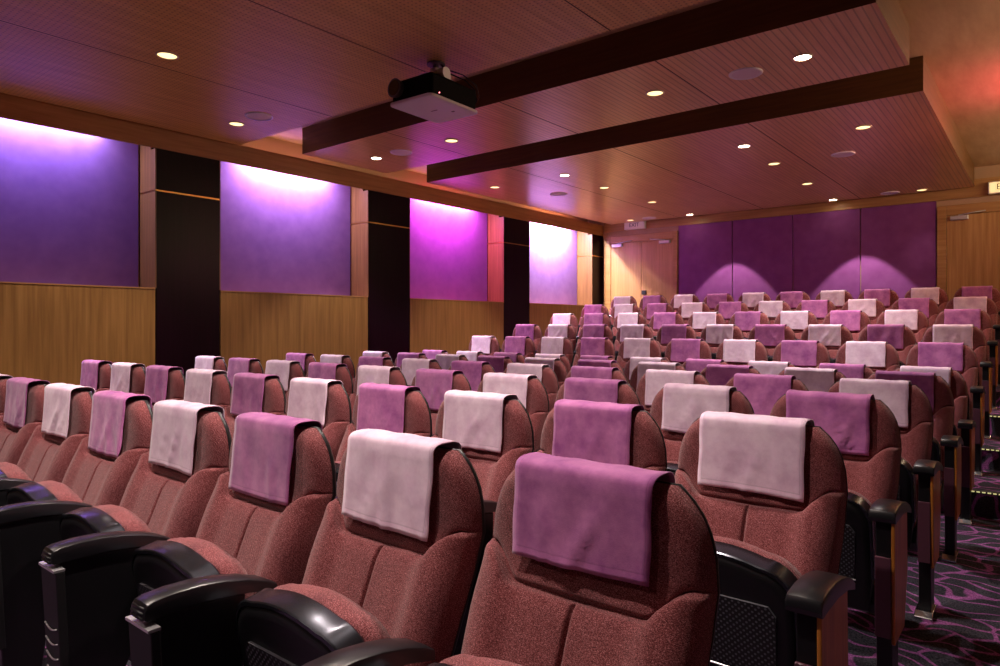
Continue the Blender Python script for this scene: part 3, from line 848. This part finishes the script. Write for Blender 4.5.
# ------------------------------------------------------------------ lights
def spot(x, y, z, power, col, angle=110, blend=0.6, size=0.05, aim=None):
    l = bpy.data.lights.new('downlight_lamp', 'SPOT'); l.energy = power; l.color = col
    l.spot_size = math.radians(angle); l.spot_blend = blend; l.shadow_soft_size = size
    o = bpy.data.objects.new('downlight_lamp', l); COL.objects.link(o); o.location = (x, y, z)
    if aim: o.rotation_euler = (Vector(aim)-Vector((x, y, z))).to_track_quat('-Z', 'Y').to_euler()
    return o
def area(x, y, z, sx, sy, power, col, aim):
    l = bpy.data.lights.new('cove_and_fill_lamp', 'AREA'); l.energy = power; l.color = col; l.shape = 'RECTANGLE'; l.size = sx; l.size_y = sy
    o = bpy.data.objects.new('cove_and_fill_lamp', l); COL.objects.link(o); o.location = (x, y, z)
    o.rotation_euler = (Vector(aim)-Vector((x, y, z))).to_track_quat('-Z', 'Y').to_euler()
    return o
WARM = (1.0, 0.83, 0.74); NEU = (1.0, 0.89, 0.86)
PW = 2.7
def down(x, y, p, col):
    edge = x < -6
    return spot(x, y, ZP-0.03, p*PW, col, (60 if y > 11.5 else 78) if edge or y > 11.5 else 108, 0.55 if edge else 0.7, 0.03)
for x, y, hot, lab in dl:
    if y > 11.5 and hot: continue
    down(x, y, (5 if x > -2 else 14) if y > 11.5 else (70 if hot else 45), NEU if hot else WARM)
for x in (-1.44, -2.63, -4.98, -6.2):  # further downlights above the front rows, added unseen for their light
    for y in (2.34, 0.6, -1.2, -2.8):
        if (x, y) == (-4.98, 2.34): continue
        down(x, y, {2.34: 60, 0.6: 60, -1.2: 30, -2.8: 20}[y], WARM)
# narrow spots on the back wall
for x in (-4.33, -2.26): spot(x, 11.36, ZP-0.03, 230, NEU, 70, 0.16, 0.02)
# coloured cove lamps in the niches behind the fascia
nich = [((0.30, 0.24, 1.0), 24), ((0.74, 0.50, 0.95), 56), ((1.0, 0.04, 0.74), 98), ((1.0, 0.90, 0.97), 260)]
for (a, b), (c, p) in zip(edges[1:], nich):
    m = (a+b)/2
    area(XL+0.19, m, EZ+1.955, 1.1, 0.06, p, c, (XL+0.08, m, EZ+1.5))
    area(XL+0.085, m, EZ+1.965, 1.3, 0.03, 30, (1.0, 0.95, 0.98), (XL+0.07, m, EZ+1.0))
# added unseen warm fill lamps washing the plain ceiling along both side walls
area(XR-0.05, 8.6, EZ+1.9, 6.0, 0.08, 80, (1.0, 0.74, 0.46), (-0.2, 8.6, EZ+2.27))
area(XF-0.25, 5.0, EZ+2.03, 12.0, 0.06, 10, (1.0, 0.66, 0.40), (XF-0.2, 5.0, EZ+2.27))
# reddish cove glow above the right side of the rear ceiling panel
area(0.1, 8.0, EZ+1.9, 1.2, 0.1, 13, (1.0, 0.10, 0.22), (-0.8, 8.0, EZ+2.2))

w = bpy.data.worlds.new('room'); sc.world = w; w.use_nodes = True
w.node_tree.nodes['Background'].inputs['Color'].default_value = (0.02, 0.015, 0.02, 1)

# ------------------------------------------------------------------ camera
cam = bpy.data.cameras.new('camera'); co = bpy.data.objects.new('camera', cam); COL.objects.link(co)
cam.sensor_width = 36; cam.lens = 678.3/1000*36; cam.shift_y = -(333-324.05)/1000; cam.clip_start = 0.02
co.location = (0, 0, EZ); co.rotation_euler = (PI/2, 0, math.radians(38.92))
sc.camera = co
sc.view_settings.view_transform = 'Standard'; sc.view_settings.look = 'None'
sc.view_settings.gamma = 1; sc.view_settings.use_curve_mapping = False; sc.view_settings.exposure = 0.0
sc.cycles.max_bounces = 10; sc.cycles.diffuse_bounces = 6
